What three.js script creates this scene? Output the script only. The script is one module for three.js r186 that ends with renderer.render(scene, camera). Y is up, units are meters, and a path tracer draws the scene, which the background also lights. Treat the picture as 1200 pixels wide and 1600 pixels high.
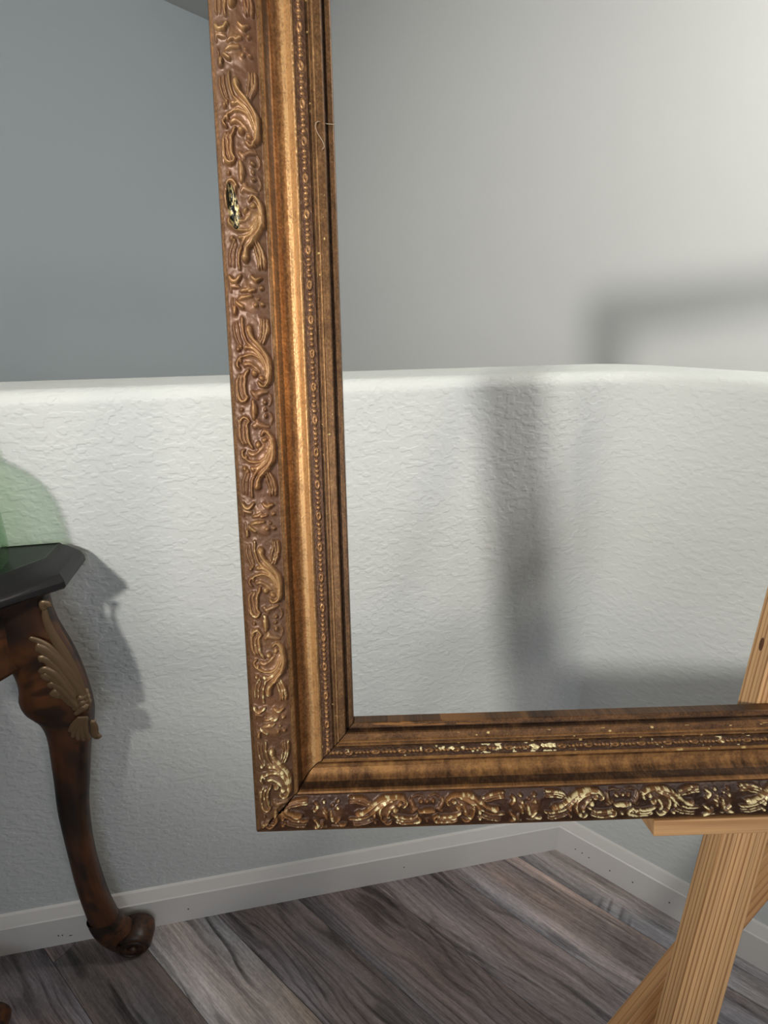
import * as THREE from 'three';
import { RectAreaLightUniformsLib } from 'three/addons/lights/RectAreaLightUniformsLib.js';
import { RoundedBoxGeometry } from 'three/addons/geometries/RoundedBoxGeometry.js';
import { mergeGeometries, mergeVertices, toCreasedNormals } from 'three/addons/utils/BufferGeometryUtils.js';

// ------------------------------------------------------------------ camera, light, exposure
const scene = new THREE.Scene();
scene.background = new THREE.Color(0.42, 0.5, 0.6);
const D2R = Math.PI / 180;
const CAM_H = 1.1802, PITCH = 21.7217, ROLL = 0.4493, FOCAL = 838.1;      // focal length in pixels of a 1200 x 1600 frame
const camera = new THREE.PerspectiveCamera(2 * Math.atan(800 / FOCAL) / D2R, 1200 / 1600, 0.02, 60);
camera.rotation.order = 'YXZ';
camera.rotation.set(-PITCH * D2R, 0, -ROLL * D2R);
camera.position.set(0, CAM_H, 0);
scene.add(camera);

const renderer = new THREE.WebGLRenderer({ antialias: true });
renderer.toneMapping = THREE.LinearToneMapping;
renderer.toneMappingExposure = 1.0;
renderer.shadowMap.enabled = true;
renderer.shadowMap.type = THREE.PCFSoftShadowMap;
RectAreaLightUniformsLib.init();

// unseen lights: two reflector lamps, a stairwell globe; added fill: a window, a ceiling panel
const LAMPS = {
  left: { pos: [-0.777, 1.724, 0.845], aim: [0.22, 1.27, -0.95], power: 9.6, angle: 35, penumbra: 0.85, r: 0.075, color: 0xfffaf2 },  // out of view, casts the frame and table shadows; cone leaves lower wall dim
  right: { pos: [1.16, 1.66, 1.17], aim: [-0.35, 1.4, -1.0], power: 1.9, angle: 38, penumbra: 0.85, r: 0.12, color: 0xfff0e4 },  // out of view, casts the fainter shadows from the right
  stair: { pos: [1.5, 2.12, -0.78], power: 2.9, r: 0.09, color: 0xfffaf2 },  // out of view, placed to brighten the upper far walls
  window: { pos: [0.9, 1.45, 3.18], w: 1.3, h: 1.1, power: 2.2, color: 0xdfeaff },  // added for soft, cool fill from behind
  panel: { pos: [-1.3, 2.31, -0.1], w: 0.6, h: 0.6, power: 1.5, color: 0xfff1e2 },  // added for soft fill from above
};
for (const k of ['left', 'right', 'stair']) {
  const L = LAMPS[k], p = L.aim ? new THREE.SpotLight(L.color, L.power, 0, L.angle * D2R, L.penumbra, 2) : new THREE.PointLight(L.color, L.power, 0, 2);
  p.position.set(...L.pos); p.castShadow = true; p.shadow.radius = L.r * 0.92 / 0.02; p.shadow.mapSize.set(2048, 2048); p.shadow.bias = -0.0005;
  if (L.aim) { p.target.position.set(...L.aim); scene.add(p.target); }
  p.name = 'unseen_lamp_light'; scene.add(p);
}
{
  const W = LAMPS.window, r = new THREE.RectAreaLight(W.color, W.power, W.w, W.h);
  r.position.set(...W.pos); r.lookAt(W.pos[0], W.pos[1], 0); scene.add(r);
  const P = LAMPS.panel, c = new THREE.RectAreaLight(P.color, P.power, P.w, P.h);
  c.position.set(P.pos[0], P.pos[1] - 0.02, P.pos[2]); c.rotation.x = -Math.PI / 2; scene.add(c);
}

// ------------------------------------------------------------------ helpers
let seed = 7;
const rnd = () => { seed = (seed * 1664525 + 1013904223) >>> 0; return seed / 4294967296; };
const clamp = (x, a = 0, b = 1) => Math.min(b, Math.max(a, x));
const mix = (a, b, t) => a + (b - a) * t;
const smooth = (a, b, x) => { const t = clamp((x - a) / (b - a)); return t * t * (3 - 2 * t); };
function hash(x, y, s) { let h = Math.imul(x, 374761393) ^ Math.imul(y, 668265263) ^ Math.imul(s, 1274126177); h = Math.imul(h ^ (h >>> 13), 1274126177); h ^= h >>> 16; return (h >>> 0) / 4294967296; }
function vnoise(x, y, s = 0, px = 0, py = 0) {                        // value noise, periodic when px, py are given
  let xi = Math.floor(x), yi = Math.floor(y); const fx = x - xi, fy = y - yi;
  const u = fx * fx * (3 - 2 * fx), v = fy * fy * (3 - 2 * fy);
  let x1 = xi + 1, y1 = yi + 1;
  if (px) { xi = ((xi % px) + px) % px; x1 = ((x1 % px) + px) % px; }
  if (py) { yi = ((yi % py) + py) % py; y1 = ((y1 % py) + py) % py; }
  return mix(mix(hash(xi, yi, s), hash(x1, yi, s), u), mix(hash(xi, y1, s), hash(x1, y1, s), u), v);
}
function fbm(x, y, s = 0, oct = 4, px = 0, py = 0) {
  let a = 0.5, r = 0, n = 0;
  for (let i = 0; i < oct; i++) { r += a * vnoise(x, y, s + i * 17, px, py); n += a; a *= 0.5; x *= 2; y *= 2; px *= 2; py *= 2; }
  return r / n;
}
function texture(w, h, fn, color = true) {
  const d = new Uint8Array(w * h * 4), o = [0, 0, 0];
  for (let y = 0; y < h; y++) for (let x = 0; x < w; x++) {
    fn(x / w, y / h, o, x, y); const i = (y * w + x) * 4;
    d[i] = clamp(o[0], 0, 255); d[i + 1] = clamp(o[1], 0, 255); d[i + 2] = clamp(o[2], 0, 255); d[i + 3] = 255;
  }
  const t = new THREE.DataTexture(d, w, h, THREE.RGBAFormat);
  t.wrapS = t.wrapT = THREE.RepeatWrapping; t.magFilter = THREE.LinearFilter; t.minFilter = THREE.LinearMipmapLinearFilter; t.generateMipmaps = true;
  if (color) t.colorSpace = THREE.SRGBColorSpace;
  t.needsUpdate = true; return t;
}
const used = {};
function numbered(n) { if (!(n in used)) { used[n] = 0; return n; } used[n]++; return n + '_' + String(used[n]).padStart(3, '0'); }
function mesh(name, geo, mat, parent = scene) {
  const m = new THREE.Mesh(geo, mat); m.name = parent === scene ? numbered(name) : name;
  m.castShadow = m.receiveShadow = true; parent.add(m); return m;
}
function struct(name, geo, mat, parent = scene) { const m = mesh(name, geo, mat, parent); if (parent === scene) m.userData.kind = 'structure'; return m; }
function thing(name, label, category, group) { const o = new THREE.Group(); o.name = numbered(name); o.userData = { label, category }; if (group) o.userData.group = group; scene.add(o); return o; }
const std = (o) => new THREE.MeshStandardMaterial(o);
const V3 = (x, y, z) => new THREE.Vector3(x, y, z);
function gridGeo(nu, nv, fn, flip = false, colorFn) {                 // fn(i,j) -> [x,y,z]; uv = (i/nu, j/nv)
  const p = new Float32Array((nu + 1) * (nv + 1) * 3), uv = new Float32Array((nu + 1) * (nv + 1) * 2), idx = [];
  const col = colorFn ? new Float32Array((nu + 1) * (nv + 1) * 3) : null; let k = 0;
  for (let j = 0; j <= nv; j++) for (let i = 0; i <= nu; i++, k++) {
    const q = fn(i, j); p[k * 3] = q[0]; p[k * 3 + 1] = q[1]; p[k * 3 + 2] = q[2]; uv[k * 2] = i / nu; uv[k * 2 + 1] = j / nv;
    if (col) { const c = colorFn(i, j); col[k * 3] = c[0]; col[k * 3 + 1] = c[1]; col[k * 3 + 2] = c[2]; }
  }
  for (let j = 0; j < nv; j++) for (let i = 0; i < nu; i++) {
    const a = j * (nu + 1) + i, b = a + 1, c = a + nu + 1, d = c + 1;
    if (flip) idx.push(a, c, b, b, c, d); else idx.push(a, b, c, b, d, c);
  }
  const g = new THREE.BufferGeometry();
  g.setAttribute('position', new THREE.BufferAttribute(p, 3)); g.setAttribute('uv', new THREE.BufferAttribute(uv, 2));
  if (col) g.setAttribute('color', new THREE.BufferAttribute(col, 3));
  g.setIndex(idx); g.computeVertexNormals(); return g;
}
const lin = (r, g, b) => { const c = new THREE.Color().setRGB(r / 255, g / 255, b / 255, THREE.SRGBColorSpace); return [c.r, c.g, c.b]; };
const mix3 = (a, b, t) => [mix(a[0], b[0], t), mix(a[1], b[1], t), mix(a[2], b[2], t)];

// plan geometry: x right, z towards the camera; the half wall bends at CORNER
const CX = 0.3927, CZ = -0.8726;
const D1 = [-0.98381, 0.1792], D2 = [0.79552, 0.60592];               // along the left and the right half wall, away from the bend
const N1 = [-0.1792, -0.98381], N2 = [0.60592, -0.79552];             // away from the room
const onWall1 = (a, h, d) => V3(CX + D1[0] * a + N1[0] * d, h, CZ + D1[1] * a + N1[1] * d);   // d < 0 is on the room's side

// ------------------------------------------------------------------ materials of the setting
const stucco = texture(1024, 1024, (u, v, o) => {
  const a = fbm(u * 38, v * 58, 1, 2, 38, 58), b = fbm(u * 110, v * 140, 9, 2, 110, 140), c = fbm(u * 14, v * 18, 3, 2, 14, 18);
  const k = smooth(0.36, 0.68, a) * (0.45 + 0.55 * c) * 0.8 + b * 0.2;
  o[0] = o[1] = o[2] = k * 255;
}, false);
const faint = texture(512, 512, (u, v, o) => { o[0] = o[1] = o[2] = 255 * (0.6 * fbm(u * 60, v * 60, 2, 3, 60, 60) + 0.4 * fbm(u * 9, v * 9, 4, 2, 9, 9)); }, false);
const M = {};
M.halfWall = std({ color: new THREE.Color(0.70, 0.735, 0.715), roughness: 0.62, bumpMap: stucco, bumpScale: 0.0008 });
M.farWall = std({ color: new THREE.Color(0.78, 0.795, 0.785), roughness: 0.8, bumpMap: faint, bumpScale: 0.0003 });
M.blueWall = std({ color: new THREE.Color(0.62, 0.695, 0.735), roughness: 0.8, bumpMap: faint, bumpScale: 0.0003 });
M.roomWall = std({ color: new THREE.Color(0.66, 0.66, 0.63), roughness: 0.85 });
M.ceiling = std({ color: new THREE.Color(0.66, 0.66, 0.64), roughness: 0.9 });
M.trim = std({ color: new THREE.Color(0.84, 0.82, 0.78), roughness: 0.38 });
M.hole = std({ color: 0x2a2420, roughness: 0.9 });
M.subfloor = std({ color: 0x3a3632, roughness: 0.9 });

// ------------------------------------------------------------------ half wall with a rounded cap
{
  const H = 1.07, T = 0.125, r = 0.021, sec = [];                     // section: distance from the front face (+ away), height
  for (let i = 0; i <= 40; i++) sec.push([0, (H - r) * i / 40]);
  for (let i = 1; i <= 8; i++) { const a = i / 8 * Math.PI / 2; sec.push([r - r * Math.cos(a), H - r + r * Math.sin(a)]); }
  for (let i = 1; i <= 8; i++) { const a = i / 8 * Math.PI / 2; sec.push([T - r + r * Math.sin(a), H - r + r * Math.cos(a)]); }
  sec.push([T, -2.6]); sec.push([0, -2.6]); sec.push([0, 0]);
  const nArc = 10, path = [];                                         // parameter along the wall: straight, rounded bend, straight
  const L1 = 3.62, L2 = 2.66;
  for (let i = 0; i < 24; i++) path.push([0, L1 * (1 - i / 24)]);
  for (let i = 0; i <= nArc; i++) path.push([1, i / nArc]);
  for (let i = 1; i <= 20; i++) path.push([2, L2 * i / 20]);
  const B = [(N1[0] + N2[0]), (N1[1] + N2[1])], bl = Math.hypot(...B); B[0] /= bl; B[1] /= bl;
  const cosH = B[0] * N1[0] + B[1] * N1[1];
  const at = (pi, t, h) => {
    const [k, s] = path[pi], soft = mix(0.004, 0.075, smooth(0.35, 1.05, h));        // the bend is sharper at the floor
    const cx = CX + B[0] * t / cosH, cz = CZ + B[1] * t / cosH;
    const a = [cx + D1[0] * soft, cz + D1[1] * soft], b = [cx + D2[0] * soft, cz + D2[1] * soft];
    if (k === 0) return [cx + D1[0] * Math.max(soft, s), h, cz + D1[1] * Math.max(soft, s)];
    if (k === 2) return [cx + D2[0] * Math.max(soft, s), h, cz + D2[1] * Math.max(soft, s)];
    const q = 1 - s; return [a[0] * q * q + 2 * q * s * cx + b[0] * s * s, h, a[1] * q * q + 2 * q * s * cz + b[1] * s * s];
  };
  const nu = path.length - 1, nv = sec.length - 1;
  const g = gridGeo(nu, nv, (i, j) => at(i, sec[j][0], sec[j][1]), false);
  const uv = g.attributes.uv; const ar = [0];
  for (let j = 1; j <= nv; j++) ar[j] = ar[j - 1] + Math.hypot(sec[j][0] - sec[j - 1][0], sec[j][1] - sec[j - 1][1]);
  for (let j = 0, k = 0; j <= nv; j++) for (let i = 0; i <= nu; i++, k++) { const [kk, sv] = path[i], soft = mix(0.004, 0.075, smooth(0.35, 1.05, sec[j][1])); uv.setXY(k, (kk === 0 ? -Math.max(soft, sv) : kk === 2 ? Math.max(soft, sv) : mix(-soft, soft, sv)) / 0.36, ar[j] / 0.36); }
  struct('wall_front', g, M.halfWall);
}
// baseboards with a bevelled top, mitred at the bend
{
  const prof = [[-0.0005, 0], [0.0145, 0], [0.0145, 0.0725], [0.0125, 0.0745], [0.0045, 0.0945], [-0.0005, 0.097]];
  const c2 = Math.cos(0.5 * Math.acos(N1[0] * N2[0] + N1[1] * N2[1]));
  const B = [N1[0] + N2[0], N1[1] + N2[1]], bl = Math.hypot(...B);
  const board = (name, D, N, L) => {
    const pos = [], P = (end, k) => {
      const [t, h] = prof[k];
      if (!end) return [CX - B[0] / bl * t / c2, h, CZ - B[1] / bl * t / c2];
      return [CX + D[0] * L - N[0] * t, h, CZ + D[1] * L - N[1] * t];
    };
    for (let k = 0; k < prof.length; k++) { const m = (k + 1) % prof.length; pos.push(...P(0, k), ...P(1, k), ...P(1, m), ...P(0, k), ...P(1, m), ...P(0, m)); }
    for (const e of [0, 1]) for (let k = 1; k < prof.length - 1; k++) pos.push(...P(e, 0), ...P(e, k), ...P(e, k + 1));
    const g = new THREE.BufferGeometry(); g.setAttribute('position', new THREE.Float32BufferAttribute(pos, 3)); g.computeVertexNormals();
    return struct(name, g, M.trim);
  };
  const bl1 = board('baseboard_left', D1, N1, 3.5), bl2 = board('baseboard_right', D2, N2, 2.6);
  const dot = new THREE.CylinderGeometry(1, 1, 0.0006, 10); dot.rotateX(Math.PI / 2);
  const mark = (parent, D, N, a, h, rx, ry) => {
    const m = mesh('nail_hole', dot, M.hole, parent); m.scale.set(rx, ry, 1);
    m.position.set(CX + D[0] * a - N[0] * 0.0147, h, CZ + D[1] * a - N[1] * 0.0147); m.rotation.y = Math.atan2(-N[0], -N[1]);
  };
  for (const [a, h, rx, ry] of HOLES1()) mark(bl1, D1, N1, a, h, rx, ry);
  for (const [a, h, rx, ry] of HOLES2()) mark(bl2, D2, N2, a, h, rx, ry);
}
function HOLES1() { return [[1.055, 0.028, 0.0013, 0.0017], [1.048, 0.027, 0.0012, 0.0015], [1.034, 0.022, 0.0032, 0.0009], [0.811, 0.034, 0.0014, 0.0017], [0.364, 0.037, 0.0012, 0.0014]]; }
function HOLES2() { return [[0.047, 0.035, 0.0012, 0.0014], [0.062, 0.035, 0.0013, 0.0015], [0.077, 0.033, 0.0013, 0.0015], [0.122, 0.03, 0.0013, 0.0016], [0.168, 0.034, 0.0013, 0.0016], [0.238, 0.036, 0.0014, 0.0017]]; }

// ------------------------------------------------------------------ room: floor, ceiling, walls with thickness
const ROOM = [[-3.3, CZ + 0.6728], [CX, CZ], [2.6, CZ + D2[1] / D2[0] * (2.6 - CX)], [2.6, 3.2], [-3.3, 3.2]];
function clipPoly(poly, a, b, c) {                                    // keeps a x + b z <= c
  const out = [];
  for (let i = 0; i < poly.length; i++) {
    const p = poly[i], q = poly[(i + 1) % poly.length], dp = a * p[0] + b * p[1] - c, dq = a * q[0] + b * q[1] - c;
    if (dp <= 0) out.push(p);
    if ((dp < 0 && dq > 0) || (dp > 0 && dq < 0)) { const t = dp / (dp - dq); out.push([mix(p[0], q[0], t), mix(p[1], q[1], t)]); }
  }
  return out;
}
const ROOM_CUTS = [[N1[0], N1[1], N1[0] * CX + N1[1] * CZ - 0.001], [N2[0], N2[1], N2[0] * CX + N2[1] * CZ - 0.001], [1, 0, 2.598], [-1, 0, 3.298], [0, 1, 3.198]];
function prismGeo(poly, y0, y1, uvFn) {
  const pos = [], uv = []; const V = (p, y) => { pos.push(p[0], y, p[1]); const q = uvFn ? uvFn(p) : [p[0], p[1]]; uv.push(q[0], q[1]); };
  let area = 0; for (let i = 0; i < poly.length; i++) { const p = poly[i], q = poly[(i + 1) % poly.length]; area += p[0] * q[1] - q[0] * p[1]; }
  const P = area > 0 ? poly.slice().reverse() : poly;
  for (let i = 1; i < P.length - 1; i++) { V(P[0], y1); V(P[i], y1); V(P[i + 1], y1); V(P[0], y0); V(P[i + 1], y0); V(P[i], y0); }
  for (let i = 0; i < P.length; i++) { const p = P[i], q = P[(i + 1) % P.length]; V(p, y0); V(q, y0); V(q, y1); V(p, y0); V(q, y1); V(p, y1); }
  const g = new THREE.BufferGeometry(); g.setAttribute('position', new THREE.Float32BufferAttribute(pos, 3)); g.setAttribute('uv', new THREE.Float32BufferAttribute(uv, 2));
  g.computeVertexNormals(); return g;
}
const floor = struct('floor', prismGeo(ROOM, -0.2, -0.0045), M.subfloor);
{
  // planks run along the right half wall
  const PW = 0.1217, PL = 1.22, FIRST = 0.083;
  const mats = [];
  // kinds of board: base colour, strength of the blotches, of the ring lines, of the pale patches, of the saw marks
  const KINDS = [[[124, 115, 108], 0.5, 0.5, 0.2, 0.0], [[112, 103, 97], 0.6, 0.7, 0.1, 0.05], [[134, 126, 118], 0.5, 0.35, 0.35, 0.1], [[104, 97, 92], 0.6, 0.9, 0.15, 0.0], [[136, 130, 120], 0.5, 1.7, 0.3, 0.0], [[136, 130, 121], 0.5, 0.3, 0.45, 1.0], [[90, 84, 78], 0.7, 0.4, 0.2, 0.1]];
  KINDS.forEach(([base, kb, kr, kp, ks], k) => {
    const sd = 40 + k * 31;
    const map = texture(256, 2048, (u, v, o) => {
      const X = u * PW, Y = v * PL;                                   // metres
      const g = X + (fbm(X * 9, Y * 3.2, sd, 3) - 0.5) * 0.026 + (fbm(X * 30, Y * 16, sd + 3, 2) - 0.5) * 0.006;
      const big = fbm(g * 24, Y * 3.2, sd + 13, 4), mid = fbm(g * 150, Y * 6, sd + 9, 3), fine = fbm(g * 850, Y * 22, sd + 11, 2);
      const c = fbm(X * 11, Y * 2.4, sd + 5, 2) * 11 + g * 60, fr = c - Math.floor(c);
      const ring = (smooth(0.55, 0.9, fr) * (1 - smooth(0.93, 1, fr))) * smooth(0.4, 0.58, fbm(X * 14, Y * 3, sd + 7, 2));
      const pale = smooth(0.5, 0.68, fbm(g * 30, Y * 2.6, sd + 15, 3)), dark = smooth(0.64, 0.74, fbm(g * 60, Y * 4.5, sd + 17, 3));
      const saw = ks * smooth(0.45, 0.6, fbm(X * 14, Y * 7, sd + 19, 2)) * (vnoise(X * 10, Y * 170, sd + 21) - 0.5) * 0.5;
      const spk = fbm(X * 500, Y * 160, sd + 25, 2);
      const t = 1 + (big - 0.5) * kb * 0.95 + (mid - 0.5) * 0.34 + (fine - 0.5) * 0.34 + (spk - 0.5) * 0.2 - ring * 0.3 * kr + pale * kp * 0.4 - dark * 0.3 + saw;
      const warm = 1 + (fbm(X * 16, Y * 4, sd + 23, 2) - 0.5) * 0.14;
      o[0] = base[0] * t * warm * 1.2; o[1] = base[1] * t * 1.2; o[2] = base[2] * t / warm * 1.28;
    });
    mats.push(std({ map, roughness: 0.5, bumpMap: map, bumpScale: 0.0003 }));
  });
  const ROW_KIND = { '-1': 5, 0: 2, 1: 0, 2: 1, 3: 3, 4: 4, 5: 6, 6: 3 };  // dark left row: own tone plus the table's shade painted in
  for (let row = -1; row < 36; row++) {
    const w0 = row < 0 ? 0 : FIRST + row * PW, w1 = row < 0 ? FIRST : w0 + PW;
    const start = row < 7 ? -4 * PL - 0.8 + ((row * 0.37 + 2) % 1) * 0.14 : -6 + ((row * 0.437 + 10) % 1) * PL;
    for (let k = 0; k < 9; k++) {
      const a0 = start + k * PL, a1 = a0 + PL, gap = 0.0004;
      const P = (a, w) => [CX + D2[0] * a - N2[0] * w, CZ + D2[1] * a - N2[1] * w];
      let poly = [P(a0 + gap, w0 + gap), P(a1 - gap, w0 + gap), P(a1 - gap, w1 - gap), P(a0 + gap, w1 - gap)];
      for (const c of ROOM_CUTS) poly = clipPoly(poly, ...c);
      if (poly.length < 3) continue;
      if (poly.every((p) => p[1] > 1.2)) continue;                    // far behind the camera: left to the subfloor
      const uvFn = (p) => { const dx = p[0] - CX, dz = p[1] - CZ; return [(-(dx * N2[0] + dz * N2[1]) - (row < 0 ? FIRST - PW : w0)) / PW, (dx * D2[0] + dz * D2[1] - a0) / PL]; };
      mesh('plank', prismGeo(poly, -0.004, 0, uvFn), mats[row in ROW_KIND && k === 4 ? ROW_KIND[row] : [0, 2, 1, 3, 0, 6, 2][(row * 2 + k * 5 + 14) % 7]], floor);
    }
  }
}
function slab(name, x0, z0, x1, z1, nx, nz, y0, y1, mat, t = 0.1) {   // a wall along a line, thickness towards (nx, nz)
  const poly = [[x0, z0], [x1, z1], [x1 + nx * t, z1 + nz * t], [x0 + nx * t, z0 + nz * t]];
  const g = prismGeo(poly, y0, y1); const p = g.attributes.position, uv = g.attributes.uv, L = Math.hypot(x1 - x0, z1 - z0), dx = (x1 - x0) / L, dz = (z1 - z0) / L;
  for (let i = 0; i < p.count; i++) uv.setXY(i, (p.getX(i) * dx + p.getZ(i) * dz) / 0.8, p.getY(i) / 0.8);
  return struct(name, g, mat);
}
const CEIL = 2.33, FAR = 1.1, KX = -0.775 * 0.91, KZ = -3.395 * 0.91;                 // corner of the walls behind the half wall
slab('wall_back_left', KX, KZ, KX - 0.60592 * 3.25, KZ + 0.79552 * 3.25, -0.79552, -0.60592, -2.6, CEIL, M.blueWall);
slab('wall_back_right', KX, KZ, KX + D2[0] * 4.4, KZ + D2[1] * 4.4, 0.60592, -0.79552, -2.6, CEIL, M.farWall);
slab('wall_front_left', -2.6, CZ + 0.1792 / 0.98381 * (2.6 + CX), -3.3, CZ + 0.1792 / 0.98381 * (3.3 + CX), N1[0], N1[1], 1.07, CEIL, M.halfWall, 0.1);
slab('wall_left', -3.3, -0.4, -3.3, 3.2, -1, 0, -2.6, CEIL, M.roomWall);
slab('wall_right', 2.6, -1.0, 2.6, 3.2, 1, 0, -2.6, CEIL, M.roomWall);
{ // wall behind the camera with an opening for the added fill window
  const W = LAMPS.window, x0 = W.pos[0] - W.w / 2, x1 = W.pos[0] + W.w / 2, y0 = W.pos[1] - W.h / 2, y1 = W.pos[1] + W.h / 2;
  const box = (a, b, c, d) => { const g = new THREE.BoxGeometry(b - a, d - c, 0.1); g.translate((a + b) / 2, (c + d) / 2, 3.25); return g; };
  struct('wall_behind', mergeGeometries([box(-3.4, x0, -0.2, CEIL), box(x1, 2.7, -0.2, CEIL), box(x0, x1, -0.2, y0), box(x0, x1, y1, CEIL)]), M.roomWall);
  const win = new THREE.Group(); win.name = 'window_1'; win.userData.kind = 'structure'; scene.add(win);  // added window with a glowing pane, there for fill light
  const f = []; const bar = (a, b, c, d) => { const g = new THREE.BoxGeometry(b - a, d - c, 0.05); g.translate((a + b) / 2, (c + d) / 2, 3.225); f.push(g); };
  bar(x0, x1, y0, y0 + 0.04); bar(x0, x1, y1 - 0.04, y1); bar(x0, x0 + 0.04, y0 + 0.04, y1 - 0.04); bar(x1 - 0.04, x1, y0 + 0.04, y1 - 0.04); bar(W.pos[0] - 0.015, W.pos[0] + 0.015, y0 + 0.04, y1 - 0.04);
  mesh('added_window_frame', mergeGeometries(f), M.trim, win);
  const g = new THREE.BoxGeometry(W.w - 0.08, W.h - 0.08, 0.006); g.translate(W.pos[0], W.pos[1], 3.235);
  mesh('fill_pane', g, std({ color: 0xffffff, emissive: new THREE.Color(0.75, 0.85, 1), emissiveIntensity: 1.2, roughness: 0.2 }), win);
}
{
  const c = new THREE.BoxGeometry(6.4, 0.12, 7.1); c.translate(-0.35, CEIL + 0.06, -0.1); struct('ceiling', c, M.ceiling);
  const lo = new THREE.BoxGeometry(6.4, 0.1, 4.6); lo.translate(-0.35, -2.65, -1.5); struct('floor_lower', lo, M.subfloor);
}

// ------------------------------------------------------------------ gilded picture frame
// frame axes: x along the bottom rail, y up the side rail, z out of its face; O is the outer bottom left corner of its back plane
const FS = 0.69;                                                    // the frame and easel are drawn with a rail width of 0.1
const FR = new THREE.Matrix4().makeBasis(V3(0.9997, 0.0115, -0.0198).normalize(), V3(-0.0161, 0.9683, -0.2492).normalize(), V3(0.0163, 0.2494, 0.9683).normalize()).scale(V3(FS, FS, FS)).setPosition(-0.0909, 0.8313, -0.285);
const FW = 1.15, FH = 0.97, RW = 0.1;
const PROFILE = [[0, -0.006], [0, 0.030], [0.0015, 0.0335], [0.005, 0.0350], [0.012, 0.0368], [0.020, 0.0378], [0.030, 0.0372], [0.038, 0.0350], [0.0405, 0.0340],
  [0.0412, 0.0350], [0.0428, 0.0362], [0.0442, 0.0352], [0.0452, 0.0310], [0.0470, 0.0268], [0.0495, 0.0222], [0.0530, 0.0180], [0.0570, 0.0158], [0.0610, 0.0158], [0.0640, 0.0175], [0.0656, 0.0196],
  [0.0662, 0.0208], [0.0672, 0.0208], [0.0680, 0.0196], [0.0690, 0.0188], [0.0790, 0.0176], [0.0798, 0.0164], [0.0806, 0.0164], [0.0811, 0.0180], [0.0819, 0.0180], [0.0824, 0.0167], [0.0838, 0.0165], [0.0842, 0.0172], [0.0851, 0.0171], [0.0857, 0.0157],
  [0.0915, 0.0144], [0.0926, 0.0120], [0.0938, 0.0074], [0.0948, 0.0074], [0.0953, 0.0088], [0.0993, 0.0078], [0.1, 0.0066], [0.1, -0.006]];
function zAt(u) { for (let i = 1; i < PROFILE.length; i++) if (PROFILE[i][0] >= u && PROFILE[i][0] > PROFILE[i - 1][0]) { const a = PROFILE[i - 1], b = PROFILE[i]; return mix(a[1], b[1], (u - a[0]) / (b[0] - a[0])); } return 0; }

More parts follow.
